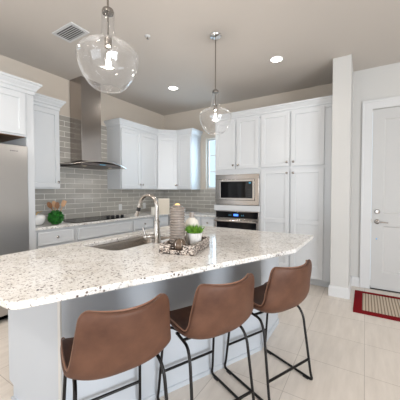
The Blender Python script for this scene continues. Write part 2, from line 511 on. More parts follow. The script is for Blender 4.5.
# small window beside the oven tower
win = struct('window_1', MB().box(WX0, OY + .06, WZ0, WX0 + .035, OY + .10, WZ1).box(WX1 - .035, OY + .06, WZ0, WX1, OY + .10, WZ1)
             .box(WX0 + .035, OY + .06, WZ0, WX1 - .035, OY + .10, WZ0 + .035).box(WX0 + .035, OY + .06, WZ1 - .035, WX1 - .035, OY + .10, WZ1), M_trim, bevel=.003)
mn = MB()
for z in (WZ0 + .34, WZ0 + .66): mn.box(WX0 + .035, OY + .07, z - .008, WX1 - .035, OY + .088, z + .008)
mn.build('muntin', M_trim, win)
MB().box(WX0 + .035, OY + .078, WZ0 + .035, WX1 - .035, OY + .082, WZ1 - .035).build('pane', M_pane, win)

# ---------------------------------------------------------------- backsplash
bs = MB()   # local x = world y
bs.box(1.56, -.008, .921, 4.57, 0, 1.37).box(2.022, -.008, 1.37, 3.048, 0, 2.45)
tag(bs.build('backsplash', M_tile, loc=(HX, 0, 0), rotz=PI / 2), 'grey subway tile backsplash running up behind the range hood', 'backsplash')
bs = MB().box(HX + .009, -.008, .921, -2.165, 0, 1.37)
tag(bs.build('backsplash', M_tile, loc=(0, OY, 0)), 'grey subway tile backsplash under the small window beside the ovens', 'backsplash')

# ---------------------------------------------------------------- cabinets
def knob(parent, x, z, y=-.026):
    MB().lathe([(.006, 0), (.006, -.012), (.015, -.017), (.0175, -.023), (.013, -.030), (.001, -.032)], (x, y, z), 16, axis='y').build('knob', M_nickel, parent, smooth=50)
def shaker(parent, name, x0, x1, z0, z1, kn=None, rail=.057, y0=0, th=.026):
    mb = panel_slab(x0, x1, z0, z1, y0 - th, y0 - .0005, [(x0 + rail, x1 - rail, z0 + rail, z1 - rail)], .013, .002)
    o = mb.build(name, M_cab, parent, bevel=.0015)
    if kn: knob(o, kn[0], kn[1], y0 - th)
    return o
def slabfront(parent, name, x0, x1, z0, z1, kn=None):
    mb = panel_slab(x0, x1, z0, z1, -.026, -.0005, [(x0 + .022, x1 - .022, z0 + .022, z1 - .022)], .004, .004)
    o = mb.build(name, M_cab, parent, bevel=.0015)
    if kn: knob(o, kn[0], kn[1])
    return o
def carcass(parent, w, depth, z0, z1, kick=False, x0=0):
    if kick:
        MB().box(x0, 0, z0 + .10, w, depth, z1).build('carcass', M_cab, parent)
        MB().box(x0, .07, z0, w, depth, z0 + .10).build('toe_kick', M_cab, parent)
    else:
        MB().box(x0, 0, z0, w, depth, z1).build('carcass', M_cab, parent)
L = PI / 2
G = .004
crown_p = [(0, 2.40), (.010, 2.40), (.010, 2.437), (.022, 2.447), (.026, 2.462), (.048, 2.492), (.052, 2.503), (.064, 2.508), (.064, 2.53), (0, 2.53)]
def loc_mb(mb, th):
    """world coordinates -> a thing's local coordinates"""
    th_m = (Matrix.Translation(th.location) @ Matrix.Rotation(th.rotation_euler.z, 4, 'Z')).inverted()
    m = MB(); m.f = mb.f; m.v = [tuple(th_m @ Vector(p)) for p in mb.v]
    return m

# above the refrigerator
fx = -3.15
c = thing('fridge_cabinet', 'white shaker cabinet above the stainless refrigerator', 'cabinet', (fx, .54, 0), L)
carcass(c, .929, .638, 1.93, 2.45)
MB().box(.01, .01, 1.925, .92, .63, 1.93).build('wood_underside', M_inner, c)['label'] = 'natural wood underside'
shaker(c, 'door', .015, .46, 1.945, 2.385, (.43, 1.98))
shaker(c, 'door', .465, .912, 1.945, 2.385, (.495, 1.98))
cp = [(fx, .54), (fx, 1.551), (-3.46, 1.551)]
cr = miter_sweep(cp, crown_p)
loc_mb(merge(cr), c).build('crown_molding', M_cab, c)
c = thing('tall_end_panel', 'tall white end panel between the refrigerator and the base cabinets', 'panel', (fx, 1.47, 0), L)
MB().box(0, 0, 0, .08, .638, 2.399).build('panel', M_cab, c, bevel=.002)

# wall cabinet left of the hood
wx = -3.46
WD = .328
c = thing('wall_cabinet', 'single door white wall cabinet left of the range hood', 'cabinet', (wx, 1.552, 0), L)
carcass(c, .466, WD, 1.37, 2.45)
MB().box(.01, .004, 1.367, .456, WD, 1.37).build('wood_underside', M_cab, c)
shaker(c, 'door', .012, .455, 1.385, 2.385, (.425, 1.455))
loc_mb(merge(miter_sweep([(wx, 1.552 + .06), (wx, 2.018), (HX, 2.018)], crown_p)), c).build('crown_molding', M_cab, c)

cp = [(HX, 3.05), (wx, 3.05), (wx, 3.97), (-3.18, 4.25), (-2.84, 4.25), (-2.84, 4.579)]
cr = miter_sweep(cp, crown_p)
c = thing('wall_cabinet', 'two door white wall cabinet right of the range hood', 'cabinet', (wx, 3.05, 0), L)
carcass(c, .918, WD, 1.37, 2.45)
shaker(c, 'door', .012, .452, 1.385, 2.385, (.425, 1.455))
shaker(c, 'door', .460, .900, 1.385, 2.385, (.488, 1.455))
loc_mb(merge(cr[:2]), c).build('crown_molding', M_cab, c)
c = thing('corner_wall_cabinet', 'diagonal corner wall cabinet with one white door', 'cabinet', (wx, 3.97, 0), PI / 4)
cm = MB().prism([(wx, 3.97), (-3.18, 4.25), (-3.18, OY - .001), (HX + .001, OY - .001), (HX + .001, 3.97)], 1.37, 2.45)
loc_mb(cm, c).build('carcass', M_cab, c)
shaker(c, 'door', .012, .384, 1.385, 2.385, (.36, 1.455))
loc_mb(merge(cr[2:3]), c).build('crown_molding', M_cab, c)
c = thing('wall_cabinet', 'narrow white wall cabinet beside the small window', 'cabinet', (-3.178, 4.25, 0), 0)
carcass(c, .338, WD, 1.37, 2.45)
shaker(c, 'door', .010, .328, 1.385, 2.385, (.035, 1.455))
loc_mb(merge(cr[3:]), c).build('crown_molding', M_cab, c)

# base cabinets, range wall
bx = -3.19
BD = .599
c = thing('base_cabinet', 'white base cabinet with a top drawer under the green boxwood ball', 'cabinet', (bx, 1.552, 0), L)
carcass(c, .498, BD, 0, .888, True)
slabfront(c, 'drawer', .03, .47, .705, .862, (.25, .785))
shaker(c, 'door', .03, .47, .12, .69, (.43, .62))
c = thing('base_cabinet', 'wide white base cabinet under the cooktop', 'cabinet', (bx, 2.052, 0), L)
carcass(c, .996, BD, 0, .888, True)
slabfront(c, 'false_front', .035, .96, .70, .857)
shaker(c, 'door', .035, .494, .12, .685, (.46, .62))
shaker(c, 'door', .501, .96, .12, .685, (.535, .62))
c = thing('base_cabinet', 'white base cabinet with a top drawer right of the cooktop', 'cabinet', (bx, 3.05, 0), L)
carcass(c, .93, BD, 0, .888, True)
slabfront(c, 'drawer', .025, .47, .71, .865, (.25, .788))
slabfront(c, 'filler_panel', .50, .90, .71, .865)
shaker(c, 'door', .025, .47, .12, .695, (.43, .62))
# oven wall
c = thing('base_cabinet', 'white corner base cabinet along the oven wall', 'cabinet', (-3.17, 3.982, 0), 0)
carcass(c, .728, .597, 0, .888, True)
slabfront(c, 'drawer', .23, .71, .71, .865, (.47, .788))
shaker(c, 'door', .23, .71, .12, .695, (.27, .62))
c = thing('base_cabinet', 'narrow white drawer base cabinet against the oven tower', 'cabinet', (-2.44, 3.982, 0), 0)
carcass(c, .276, .597, 0, .888, True)
slabfront(c, 'drawer', .02, .256, .71, .865, (.138, .788))
shaker(c, 'door', .02, .256, .12, .695, (.05, .62))

# back countertop
def slab_with_holes(outer, holes, z0, z1):
    b = bmesh.new()
    def loop(pts, z):
        vs = [b.verts.new((x, y, z)) for x, y in pts]
        return [b.edges.new((vs[i], vs[(i + 1) % len(vs)])) for i in range(len(vs))]
    es = loop(outer, z1)
    for h in holes: es += loop(h, z1)
    bmesh.ops.triangle_fill(b, use_beauty=True, use_dissolve=False, edges=es)
    bmesh.ops.dissolve_limit(b, angle_limit=.01, verts=b.verts, edges=b.edges)
    g = bmesh.ops.extrude_face_region(b, geom=b.faces[:])
    for v in [e for e in g['geom'] if isinstance(e, bmesh.types.BMVert)]: v.co.z = z0
    bmesh.ops.recalc_face_normals(b, faces=b.faces)
    me = bpy.data.meshes.new('countertop'); b.to_mesh(me); b.free()
    return me
def mesh_obj(name, me, m, parent=None, bevel=0, seg=3):
    me.materials.append(m)
    o = bpy.data.objects.new(name, me); COL.objects.link(o)
    if parent: o.parent = parent
    if bevel:
        for p in me.polygons: p.use_smooth = True
        me.set_sharp_from_angle(angle=math.radians(70))
        bv = o.modifiers.new('bevel', 'BEVEL'); bv.width = bevel; bv.segments = seg; bv.limit_method = 'ANGLE'; bv.angle_limit = math.radians(50)
    return o
me = slab_with_holes([(HX + .001, 1.552), (-3.155, 1.552), (-3.155, 3.945), (-2.167, 3.945), (-2.167, OY - .001), (HX + .001, OY - .001)], [], .889, .920)
o = mesh_obj('countertop', me, M_gran, bevel=.006); tag(o, 'L-shaped speckled granite worktop on the base cabinets along both walls', 'countertop')

# ---------------------------------------------------------------- oven tower and pantry
TY = 3.97
TD = OY - TY - .001
c = thing('oven_tower_cabinet', 'tall white cabinet housing the built-in microwave and wall oven', 'cabinet', (-2.163, TY, 0), 0)
tw = .80
fr = MB()
fr.box(0, 0, .10, .018, TD, 2.52).box(tw - .03, 0, .10, tw, TD, 2.52)
fr.box(.018, 0, 1.612, tw - .03, TD, 2.52).box(.018, 0, 1.015, tw - .03, TD, 1.108).box(.018, 0, .10, tw - .03, TD, .285)
fr.box(.018, .45, .285, tw - .03, TD, 1.015).box(.018, .45, 1.108, tw - .03, TD, 1.612)
fr.build('carcass', M_cab, c)
MB().box(0, .07, 0, tw, TD, .10).build('toe_kick', M_cab, c)
MB().box(-.012, -.022, 1.018, tw - .004, -.0, 1.108).build('divider_rail', M_cab, c, bevel=.003)
shaker(c, 'door', .012, .375, 1.695, 2.49, (.345, 1.755))
shaker(c, 'door', .402, .765, 1.695, 2.49, (.432, 1.755))
shaker(c, 'drawer', .012, .765, .115, .275, (.39, .2), rail=.04)
crown_t = [(o, z + .07) for o, z in crown_p]
cr = miter_sweep([(-2.163, 4.579), (-2.163, TY), (-1.363, TY), (-.367, TY)], crown_t)
loc_mb(merge(cr[:2]), c).build('crown_molding', M_cab, c)
p = thing('pantry_cabinet', 'tall white four door pantry cabinet beside the wall ovens', 'cabinet', (-1.362, TY, 0), 0)
pw = .995
MB().box(0, 0, .10, pw, TD, 2.52).build('carcass', M_cab, p)
MB().box(0, .07, 0, pw, TD, .10).build('toe_kick', M_cab, p)
shaker(p, 'door', .006, .428, 1.70, 2.49, (.395, 1.76))
shaker(p, 'door', .452, .885, 1.70, 2.49, (.485, 1.76))
def pdoor(x0, x1, kx):
    r = .062
    mb = panel_slab(x0, x1, .115, 1.66, -.026, -.0005, [(x0 + r, x1 - r, .115 + .16, .87), (x0 + r, x1 - r, .93, 1.66 - r)], .013, .002)
    o = mb.build('door', M_cab, p, bevel=.0015); knob(o, kx, 1.60)
pdoor(.006, .428, .395); pdoor(.452, .885, .485)
loc_mb(cr[2], p).build('crown_molding', M_cab, p)

# microwave
t = thing('microwave', 'built-in stainless steel microwave with black glass window', 'microwave', (-2.145, TY, 1.115), 0)
mw, mh = .757, .492
tk = MB().box(0, -.028, 0, mw, -.002, .075).box(0, -.028, mh - .075, mw, -.002, mh).box(0, -.028, .075, .065, -.002, mh - .075).box(mw - .065, -.028, .075, mw, -.002, mh - .075)
tk.build('trim_kit', M_steelh, t, bevel=.003)
MB().box(.03, 0, .02, mw - .035, .42, mh - .02).build('body', M_black, t)
dk = panel_slab(.068, mw - .068, .080, mh - .080, -.040, -.004, [(.10, mw - .10, .112, mh - .112)], .003, .003)
dk.build('door', M_steelh, t, bevel=.004)
MB().box(.103, -.0405, .115, .545, -.037, mh - .115).build('door_window', M_blackglass, t)
MB().box(.548, -.0405, .115, mw - .103, -.037, mh - .115).build('control_panel', M_black, t)
MB().box(.60, -.042, mh - .15, mw - .125, -.0405, mh - .128).build('display', M_teal, t)
bt_ = MB()
for i in range(3):
    for j in range(5): bt_.box(.585 + i * .022, -.042, .135 + j * .028, .596 + i * .022, -.0405, .145 + j * .028)
bt_.build('keypad', M_badge, t)
# oven
t = thing('wall_oven', 'stainless and black glass wall oven with blue clock display', 'oven', (-2.145, TY, .287), 0)
oh = .725
MB().box(.03, 0, .005, mw - .035, .42, oh - .01).build('body', M_black, t)
MB().box(0, -.025, oh - .12, mw, -.002, oh).build('control_panel', M_steelh, t, bevel=.003)
MB().box(.012, -.028, oh - .112, mw - .012, -.025, oh - .008).build('control_glass', M_blackglass, t)
MB().box(.335, -.030, oh - .078, .415, -.028, oh - .045).build('display', M_bluedisp, t)
for x in (.25, .28, .47, .50): MB().box(x, -.0295, oh - .07, x + .012, -.028, oh - .062).build('touch_key', MATS['teal lit display'], t)
dk = panel_slab(0, mw, 0, oh - .125, -.045, -.002, [(.03, mw - .03, .06, oh - .175)], .003, .003)
od = dk.build('oven_door', M_steelh, t, bevel=.004)
MB().box(.033, -.0452, .063, mw - .033, -.041, oh - .178).build('door_window', M_blackglass, od)
hm = MB().tube([(.02, -.095, oh - .155), (mw - .02, -.095, oh - .155)], .017, 16)
for x in (.07, mw - .07): hm.tube([(x, -.045, oh - .155), (x, -.095, oh - .155)], .009, 10)
hm.build('door_handle', M_steelh, od, smooth=50)

# ---------------------------------------------------------------- refrigerator
t = thing('refrigerator', 'stainless steel refrigerator at the left edge', 'refrigerator', (-3.15, .552, 0), L)
MB().box(0, 0, .02, .905, .62, 1.79).build('body', M_black, t)
MB().box(.0, -.055, .66, .450, -.002, 1.82).build('door', M_fridge, t, bevel=.006)
MB().box(.455, -.055, .66, .905, -.002, 1.82).build('door', M_fridge, t, bevel=.006)
fd = MB().box(0, -.055, .07, .905, -.002, .652).build('freezer_drawer', M_fridge, t, bevel=.006)
MB().tube(fillet([(.12, -.055, .60), (.12, -.10, .60), (.785, -.10, .60), (.785, -.055, .60)], .03), .011, 12).build('handle', M_fridge, fd, smooth=50)
for x in (.42, .485):
    MB().tube(fillet([(x, -.055, .75), (x, -.10, .75), (x, -.10, 1.5), (x, -.055, 1.5)], .03), .011, 12).build('handle', M_fridge, t, smooth=50)
bd = MB()
for i, w_ in enumerate((.006, .004, .006, .005, .007, .004, .006, .006)):
    bd.box(.735 + i * .0095, -.0562, 1.752, .735 + i * .0095 + w_, -.0549, 1.762)
bd.build('badge', M_badge, t)
for x in (.05, .855): MB().box(x - .03, -.02, 0, x + .03, .05, .02).build('foot', M_black, t)
MB().box(.01, 0, .02, .895, .03, .068).build('toe_grille', M_black, t)

# ---------------------------------------------------------------- range hood
t = thing('range_hood', 'stainless chimney range hood with arched canopy above the cooktop', 'range hood', (HX + .009, 2.54, 0), L)
MB().box(-.167, -.285, 1.785, .167, -.001, CZ - .001).build('chimney', M_steel, t, bevel=.002)
cv = MB(); NX, NY = 24, 8
def canz(x, dpt): return 1.782 - .066 * (x / .46) ** 2 - .012 * (dpt / .56)
vs = []; fs = []
for k in (0, 1):
    for i in range(NX + 1):
        x = -.46 + .92 * i / NX
        front = .575 - .055 * (x / .46) ** 2
        for j in range(NY + 1):
            dpt = .002 + (front - .002) * j / NY
            vs.append((x, -dpt, canz(x, dpt) - (.012 if k else 0)))
S = (NX + 1) * (NY + 1)
for i in range(NX):
    for j in range(NY):
        a = i * (NY + 1) + j
        fs.append((a, a + NY + 1, a + NY + 2, a + 1)); fs.append((S + a, S + a + 1, S + a + NY + 2, S + a + NY + 1))
for i in range(NX):
    for j in (0, NY):
        a = i * (NY + 1) + j; fs.append((a, a + NY + 1, S + a + NY + 1, S + a))
for j in range(NY):
    for i in (0, NX):
        a = i * (NY + 1) + j; fs.append((a, a + 1, S + a + 1, S + a))
cv.add(vs, fs); can = cv.build('canopy', M_steelh, t, smooth=50)
MB().box(-.34, -.525, 1.695, .34, -.03, 1.745).build('filter_box', M_filter, t, bevel=.006)
for x in (-.22, .22):
    MB().lathe([(.001, 1.688), (.024, 1.689), (.028, 1.695)], (x, -.42, 0), 20).build('hood_lamp', emit('hood lamp glass', (.6, .5, .4), .15) if 'hood lamp glass' not in MATS else MATS['hood lamp glass'], t, smooth=50)
for k in range(4): MB().box(-.045 + k * .025, -.530, 1.715, -.030 + k * .025, -.5245, 1.725).build('button', M_teal, t)

# ---------------------------------------------------------------- cooktop
t = thing('cooktop', 'black glass cooktop with four knobs', 'cooktop', (-3.172, 2.07, .921), L)
MB().box(.0, .02, 0, .93, .545, .006).build('glass_top', M_cook, t, bevel=.002)
for (x, y) in ((.56, .085), (.65, .085), (.74, .085), (.83, .085)):
    MB().lathe([(.023, .006), (.025, .012), (.024, .044), (.019, .049), (.001, .050)], (x, y, 0), 18).build('knob', M_black, t, smooth=40)
for (x, y, r) in ((.2, .16, .085), (.2, .41, .07), (.5, .15, .07), (.52, .41, .095)):
    MB().lathe([(r, .0062), (r + .004, .0062), (r + .004, .0066), (r, .0066)], (x, y, 0), 32, close=True).build('burner_ring', M_badge, t)

# ---------------------------------------------------------------- island
A_ = math.radians(24.7)
ang = Vector((math.sin(A_), math.cos(A_)))     # along the seating edge, away from the camera
nrm = Vector((math.cos(A_), -math.sin(A_)))    # out towards the seats
outer = [(-2.01, .455), (-1.135, .455)]
def arc(c, r, a0, a1, n=6):
    return [(c[0] + r * math.cos(math.radians(a0 + (a1 - a0) * k / n)), c[1] + r * math.sin(math.radians(a0 + (a1 - a0) * k / n))) for k in range(n + 1)]
def round_poly(pts, r, n=6):
    out = []; N = len(pts)
    for i in range(N):
        a, b, c_ = Vector(pts[i - 1]), Vector(pts[i]), Vector(pts[(i + 1) % N])
        rr = r[i] if isinstance(r, (list, tuple)) else r
        if rr <= 0: out.append(tuple(b)); continue
        p1 = b + (a - b).normalized() * rr; p2 = b + (c_ - b).normalized() * rr
        for k in range(n + 1):
            s = k / n; q = p1 * (1 - s) ** 2 + b * 2 * s * (1 - s) + p2 * s * s
            out.append((q.x, q.y))
    return out
poly = round_poly([(-2.01, .455), (-1.115, .455), (-.42, 1.985), (-.405, 2.685), (-2.01, 2.745)], [.03, .045, .012, .012, .03])
SX0, SX1, SY0, SY1 = -1.87, -1.47, 1.25, 2.02
hole = round_poly([(SX0, SY0), (SX1, SY0), (SX1, SY1), (SX0, SY1)], .07)
me = slab_with_holes(poly, [hole], .889, .921)
o = mesh_obj('countertop', me, M_gran, bevel=.007)
tag(o, 'speckled white granite island top with angled seating edge', 'countertop')
isl = thing('kitchen_island', 'white kitchen island base under the granite top', 'kitchen island', (-1.35, 1.6, 0), 0)
K0 = Vector((-1.355, .79)); K1 = Vector((-.733, 2.135))
def P2(v): return (v.x, v.y)
th_ = .02
body = MB()
# hollow cabinet body so that the sink can hang inside
back = -1.97
body.prism([(back, .812), (back + .02, .812), (back + .02, 2.68), (back, 2.68)], .10, .888)
body.prism([(back + .02, 2.66), (-.735, 2.66), (-.735, 2.68), (back + .02, 2.68)], .0, .888)
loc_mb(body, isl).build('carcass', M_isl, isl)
loc_mb(MB().prism([(back + .06, .812), (back + .075, .812), (back + .075, 2.66), (back + .06, 2.66)], 0, .10), isl).build('toe_kick', M_isl, isl)
ep = MB().add(*(lambda pts: ([(x, .79, z) for x, z in pts] + [(x, .81, z) for x, z in pts],
     [tuple(range(6))[::-1], tuple(range(6, 12))] + [(k, (k + 1) % 6, 6 + (k + 1) % 6, 6 + k) for k in range(6)]))(
     [(back, .888), (back, .10), (back + .055, .085), (back + .055, 0), (-1.385, 0), (-1.385, .888)]))
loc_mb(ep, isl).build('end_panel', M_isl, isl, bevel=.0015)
loc_mb(MB().box(back + .052, .777, 0, -1.385, .79, .014), isl).build('shoe_molding', M_isl, isl)
loc_mb(MB().prism([(-1.383, .782), (-1.357, .782), (-1.357, .83), (-1.383, .83)], 0, .888), isl).build('corner_post', M_col, isl, bevel=.002)
q = K1 - nrm * 0
kn_ = MB().prism([P2(K0), P2(K1), P2(K1 - nrm * .02 - ang * .0), P2(K0 - nrm * .02)], 0, .888)
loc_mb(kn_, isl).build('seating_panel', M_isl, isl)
loc_mb(MB().box(-.753, 2.142, 0, -.733, 2.68, .888), isl).build('side_panel', M_isl, isl)
loc_mb(merge(miter_sweep([P2(K1), P2(K0)][::-1], [(0, 0), (.008, 0), (.008, .03), (0, .035)])), isl).build('baseboard', M_isl, isl)
loc_mb(merge(miter_sweep([(-.733, 2.135), (-.733, 2.68)], [(0, 0), (.010, 0), (.010, .045), (0, .05)])), isl).build('baseboard', M_isl, isl)
# island back doors (facing the range)
isb = MB()
def backface(y0, y1, z0, z1, name):
    mb = panel_slab(-y1, -y0, z0, z1, -.020, -.0005, [(-y1 + .055, -y0 - .055, z0 + .055, z1 - .055)] if z1 - z0 > .3 else [], .009, .004)
    m = MB(); m.f = mb.f
    m.v = [(back + v_[1], -v_[0], v_[2]) for v_ in mb.v]
    loc_mb(m, isl).build(name, M_isl, isl)
for (a, b) in ((.86, 1.24), (1.25, 1.63), (1.64, 2.02), (2.05, 2.63)):
    backface(a, b, .12, .70, 'door')
backface(.86, 1.24, .715, .87, 'drawer'); backface(1.25, 2.02, .715, .87, 'false_front'); backface(2.05, 2.63, .715, .87, 'drawer')

t = thing('outlet_plate', 'white outlet cover on the island end panel under the granite', 'outlet', (-1.69, .789, .80), 0)
MB().box(-.035, -.006, -.06, .035, 0, .06).build('plate', M_plate, t, bevel=.002)
MB().box(-.017, -.008, -.034, .017, -.006, -.006).box(-.017, -.008, .006, .017, -.006, .034).build('socket', M_plate, t, bevel=.002)

# sink
def sink():
    t = thing('sink', 'undermount stainless steel sink in the island', 'sink', ((SX0 + SX1) / 2, (SY0 + SY1) / 2, .889), 0)
    hw, hl = (SX1 - SX0) / 2, (SY1 - SY0) / 2
    def ring(e, z, r):
        return [(x, y, z) for x, y in round_poly([(-hw - e, -hl - e), (hw + e, -hl - e), (hw + e, hl + e), (-hw - e, hl + e)], r, 6)]
    levels = [ring(.022, -.001, .08), ring(.004, -.001, .07), ring(-.002, -.02, .07), ring(-.008, -.17, .07), ring(-.03, -.20, .06), ring(-.12, -.205, .03)]
    mb = MB(); n = len(levels[0]); vs = sum(levels, [])
    fs = [(i * n + k, i * n + (k + 1) % n, (i + 1) * n + (k + 1) % n, (i + 1) * n + k) for i in range(len(levels) - 1) for k in range(n)]
    fs.append(tuple(range((len(levels) - 1) * n, len(levels) * n)))
    mb.add(vs, fs)
    o = mb.build('basin', M_sink, t, smooth=50)
    so = o.modifiers.new('thick', 'SOLIDIFY'); so.thickness = .0015; so.offset = 1
    MB().lathe([(.001, -.203), (.04, -.202), (.045, -.204)], (0, 0, 0), 24).build('drain', M_chrome, t, smooth=50)
sink()
# faucet
t = thing('kitchen_faucet', 'tall gooseneck pull-down faucet standing behind the island sink', 'faucet', (-1.425, 1.63, .921), 0)
MB().lathe([(.036, 0), (.036, .006), (.030, .012), (.029, .075), (.025, .09), (.022, .16), (.0255, .163), (.0255, .178), (.018, .182), (.001, .183)], (0, 0, 0), 24).build('body', M_nickel, t, smooth=45)
pts = [(0, 0, .18), (0, 0, .29)]
R = .095
sd = Vector((-.98, .0)).normalized()
for k in range(1, 13):
    a = PI * k / 12 * .93
    pts.append((sd.x * (R - R * math.cos(a)), sd.y * (R - R * math.cos(a)), .29 + R * math.sin(a)))
MB().tube(pts, .0165, 14).build('spout', M_nickel, t, smooth=60)
e1 = Vector(pts[-1]); dd = (Vector(pts[-1]) - Vector(pts[-2])).normalized()
MB().tube([e1, e1 + dd * .012, e1 + dd * .03], .014, 14, [.015, .017, .0175]).build('collar', M_nickel, t, smooth=50)
MB().tube([e1 + dd * .030, e1 + dd * .062], .0178, 14).build('grip', M_black, t, smooth=50)
MB().tube([e1 + dd * .062, e1 + dd * .085, e1 + dd * .108], .015, 14, [.018, .0185, .020]).build('spray_head', M_nickel, t, smooth=50)
hb = MB().tube([(0, 0, .055), (-.03, -.05, .055), (-.048, -.075, .055)], .014, 12, [.018, .017, .015])
hb.lathe([(.001, .03), (.012, .031), (.017, .04), (.017, .062), (.012, .072), (.001, .073)], (-.05, -.08, 0), 16)
hb.tube([(-.05, -.08, .066), (-.055, -.086, .09), (-.066, -.092, .13)], .006, 10, [.011, .007, .006])
hb.build('handle', M_nickel, t, smooth=60)

# ---------------------------------------------------------------- bar stools
def make_stool(loc, rotz, label):
    t = thing('bar_stool', label, 'bar stool', loc, rotz, 'brown leather stools at the island')
    # shell: rows along the profile, columns across
    prof = [(-.200, .555, .165, 0), (-.212, .573, .185, 0), (-.200, .590, .202, .012), (-.14, .590, .216, .035), (-.05, .580, .224, .055), (.05, .570, .228, .065),
            (.125, .570, .228, .065), (.185, .590, .225, .045), (.218, .650, .216, .020), (.236, .720, .206, .008), (.254, .790, .196, .004), (.262, .838, .190, .002), (.265, .863, .180, .0), (.266, .878, .160, -.004)]
    nc = 16; vs = []; fs = []
    for i, (y, z, w, lift) in enumerate(prof):
        back_ = max(0, min(1, (i - 5) / 4)); z -= .020
        for k in range(nc + 1):
            u = -1 + 2 * k / nc
            x = w * u
            fy = -.062 * back_ * abs(u) ** 2.2
            lz = lift * abs(u) ** 3.2
            vs.append((x, y + fy, z + lz + (.010 * u * u if i > 9 else 0)))
    for i in range(len(prof) - 1):
        for k in range(nc):
            a = i * (nc + 1) + k; fs.append((a, a + 1, a + nc + 2, a + nc + 1))
    mb = MB().add(vs, fs)
    me = bpy.data.meshes.new('seat_shell'); me.from_pydata(mb.v, [], mb.f)
    for p_ in me.polygons: p_.use_smooth = True
    me.materials.append(M_leather)
    o = bpy.data.objects.new('seat_shell', me); COL.objects.link(o); o.parent = t
    so = o.modifiers.new('thick', 'SOLIDIFY'); so.thickness = .026; so.offset = -1
    sb = o.modifiers.new('sub', 'SUBSURF'); sb.levels = 2; sb.render_levels = 2
    # seam around the rim
    n = nc + 1; rows = len(prof)
    rim = [vs[i * n] for i in range(0, rows)] + [vs[(rows - 1) * n + k] for k in range(1, n)] + [vs[i * n + nc] for i in range(rows - 2, -1, -1)] + [vs[k] for k in range(nc - 1, -1, -1)]
    rim = [Vector(p_) for p_ in rim]
    c0 = Vector((0, .05, .75))
    MB().tube(fillet(rim, .03, 3), .0045, 8).build('piping', M_seam, o, smooth=60)
    # frame
    fr_, rr_ = [], []
    for s in (-1, 1):
        front = [(s * .15, -.02, .515), (s * .175, -.12, .512), (s * .196, -.165, .45), (s * .212, -.208, .07), (s * .214, -.215, .0125)]
        rear = [(s * .182, .0, .515), (s * .192, .12, .512), (s * .200, .158, .45), (s * .212, .214, .05), (s * .215, .218, .0125)]
        MB().tube(fillet(front[:4] + [(s * .215, -.222, .0115), (s * .215, -.15, .0115)], .045), .0085, 12).build('leg', M_blackmetal, t, smooth=60)
        MB().tube(fillet(rear[:4] + [(s * .215, .226, .0115), (s * .215, .15, .0115)], .045), .0085, 12).build('leg', M_blackmetal, t, smooth=60)
        MB().tube([(s * .215, -.152, .0115), (s * .215, .152, .0115)], .0085, 12).build('floor_runner', M_blackmetal, t, smooth=60)
        for y in (-.165, .175): MB().box(s * .215 - .011, y - .022, .0, s * .215 + .011, y + .022, .012).build('foot_glide', M_black, t, bevel=.002)
    MB().tube([(-.204, -.196, .19), (.204, -.196, .19)], .0085, 12).build('footrest', M_blackmetal, t, smooth=60)
    MB().tube([(-.205, .203, .155), (.205, .203, .155)], .0085, 12).build('crossbar', M_blackmetal, t, smooth=60)
    sf = MB()
    for y in (-.02, .06): sf.tube([(-.186, y, .515), (.186, y, .515)], .0085, 10)
    sf.build('seat_frame', M_blackmetal, t, smooth=60)
    return t
SR = math.atan2(-math.cos(A_), -math.sin(A_))
c3 = Vector((-.595, 1.86)) + ang * .01; stp = ang * .548
s0 = make_stool((c3.x - 2 * stp.x, c3.y - 2 * stp.y, 0), SR, 'brown leather bar stool nearest the left end panel of the island')
dup(s0, (c3.x - stp.x, c3.y - stp.y, 0), SR, 'brown leather bar stool between the other two')
dup(s0, (c3.x, c3.y, 0), SR, 'brown leather bar stool under the chamfered corner, farthest from the end panel')

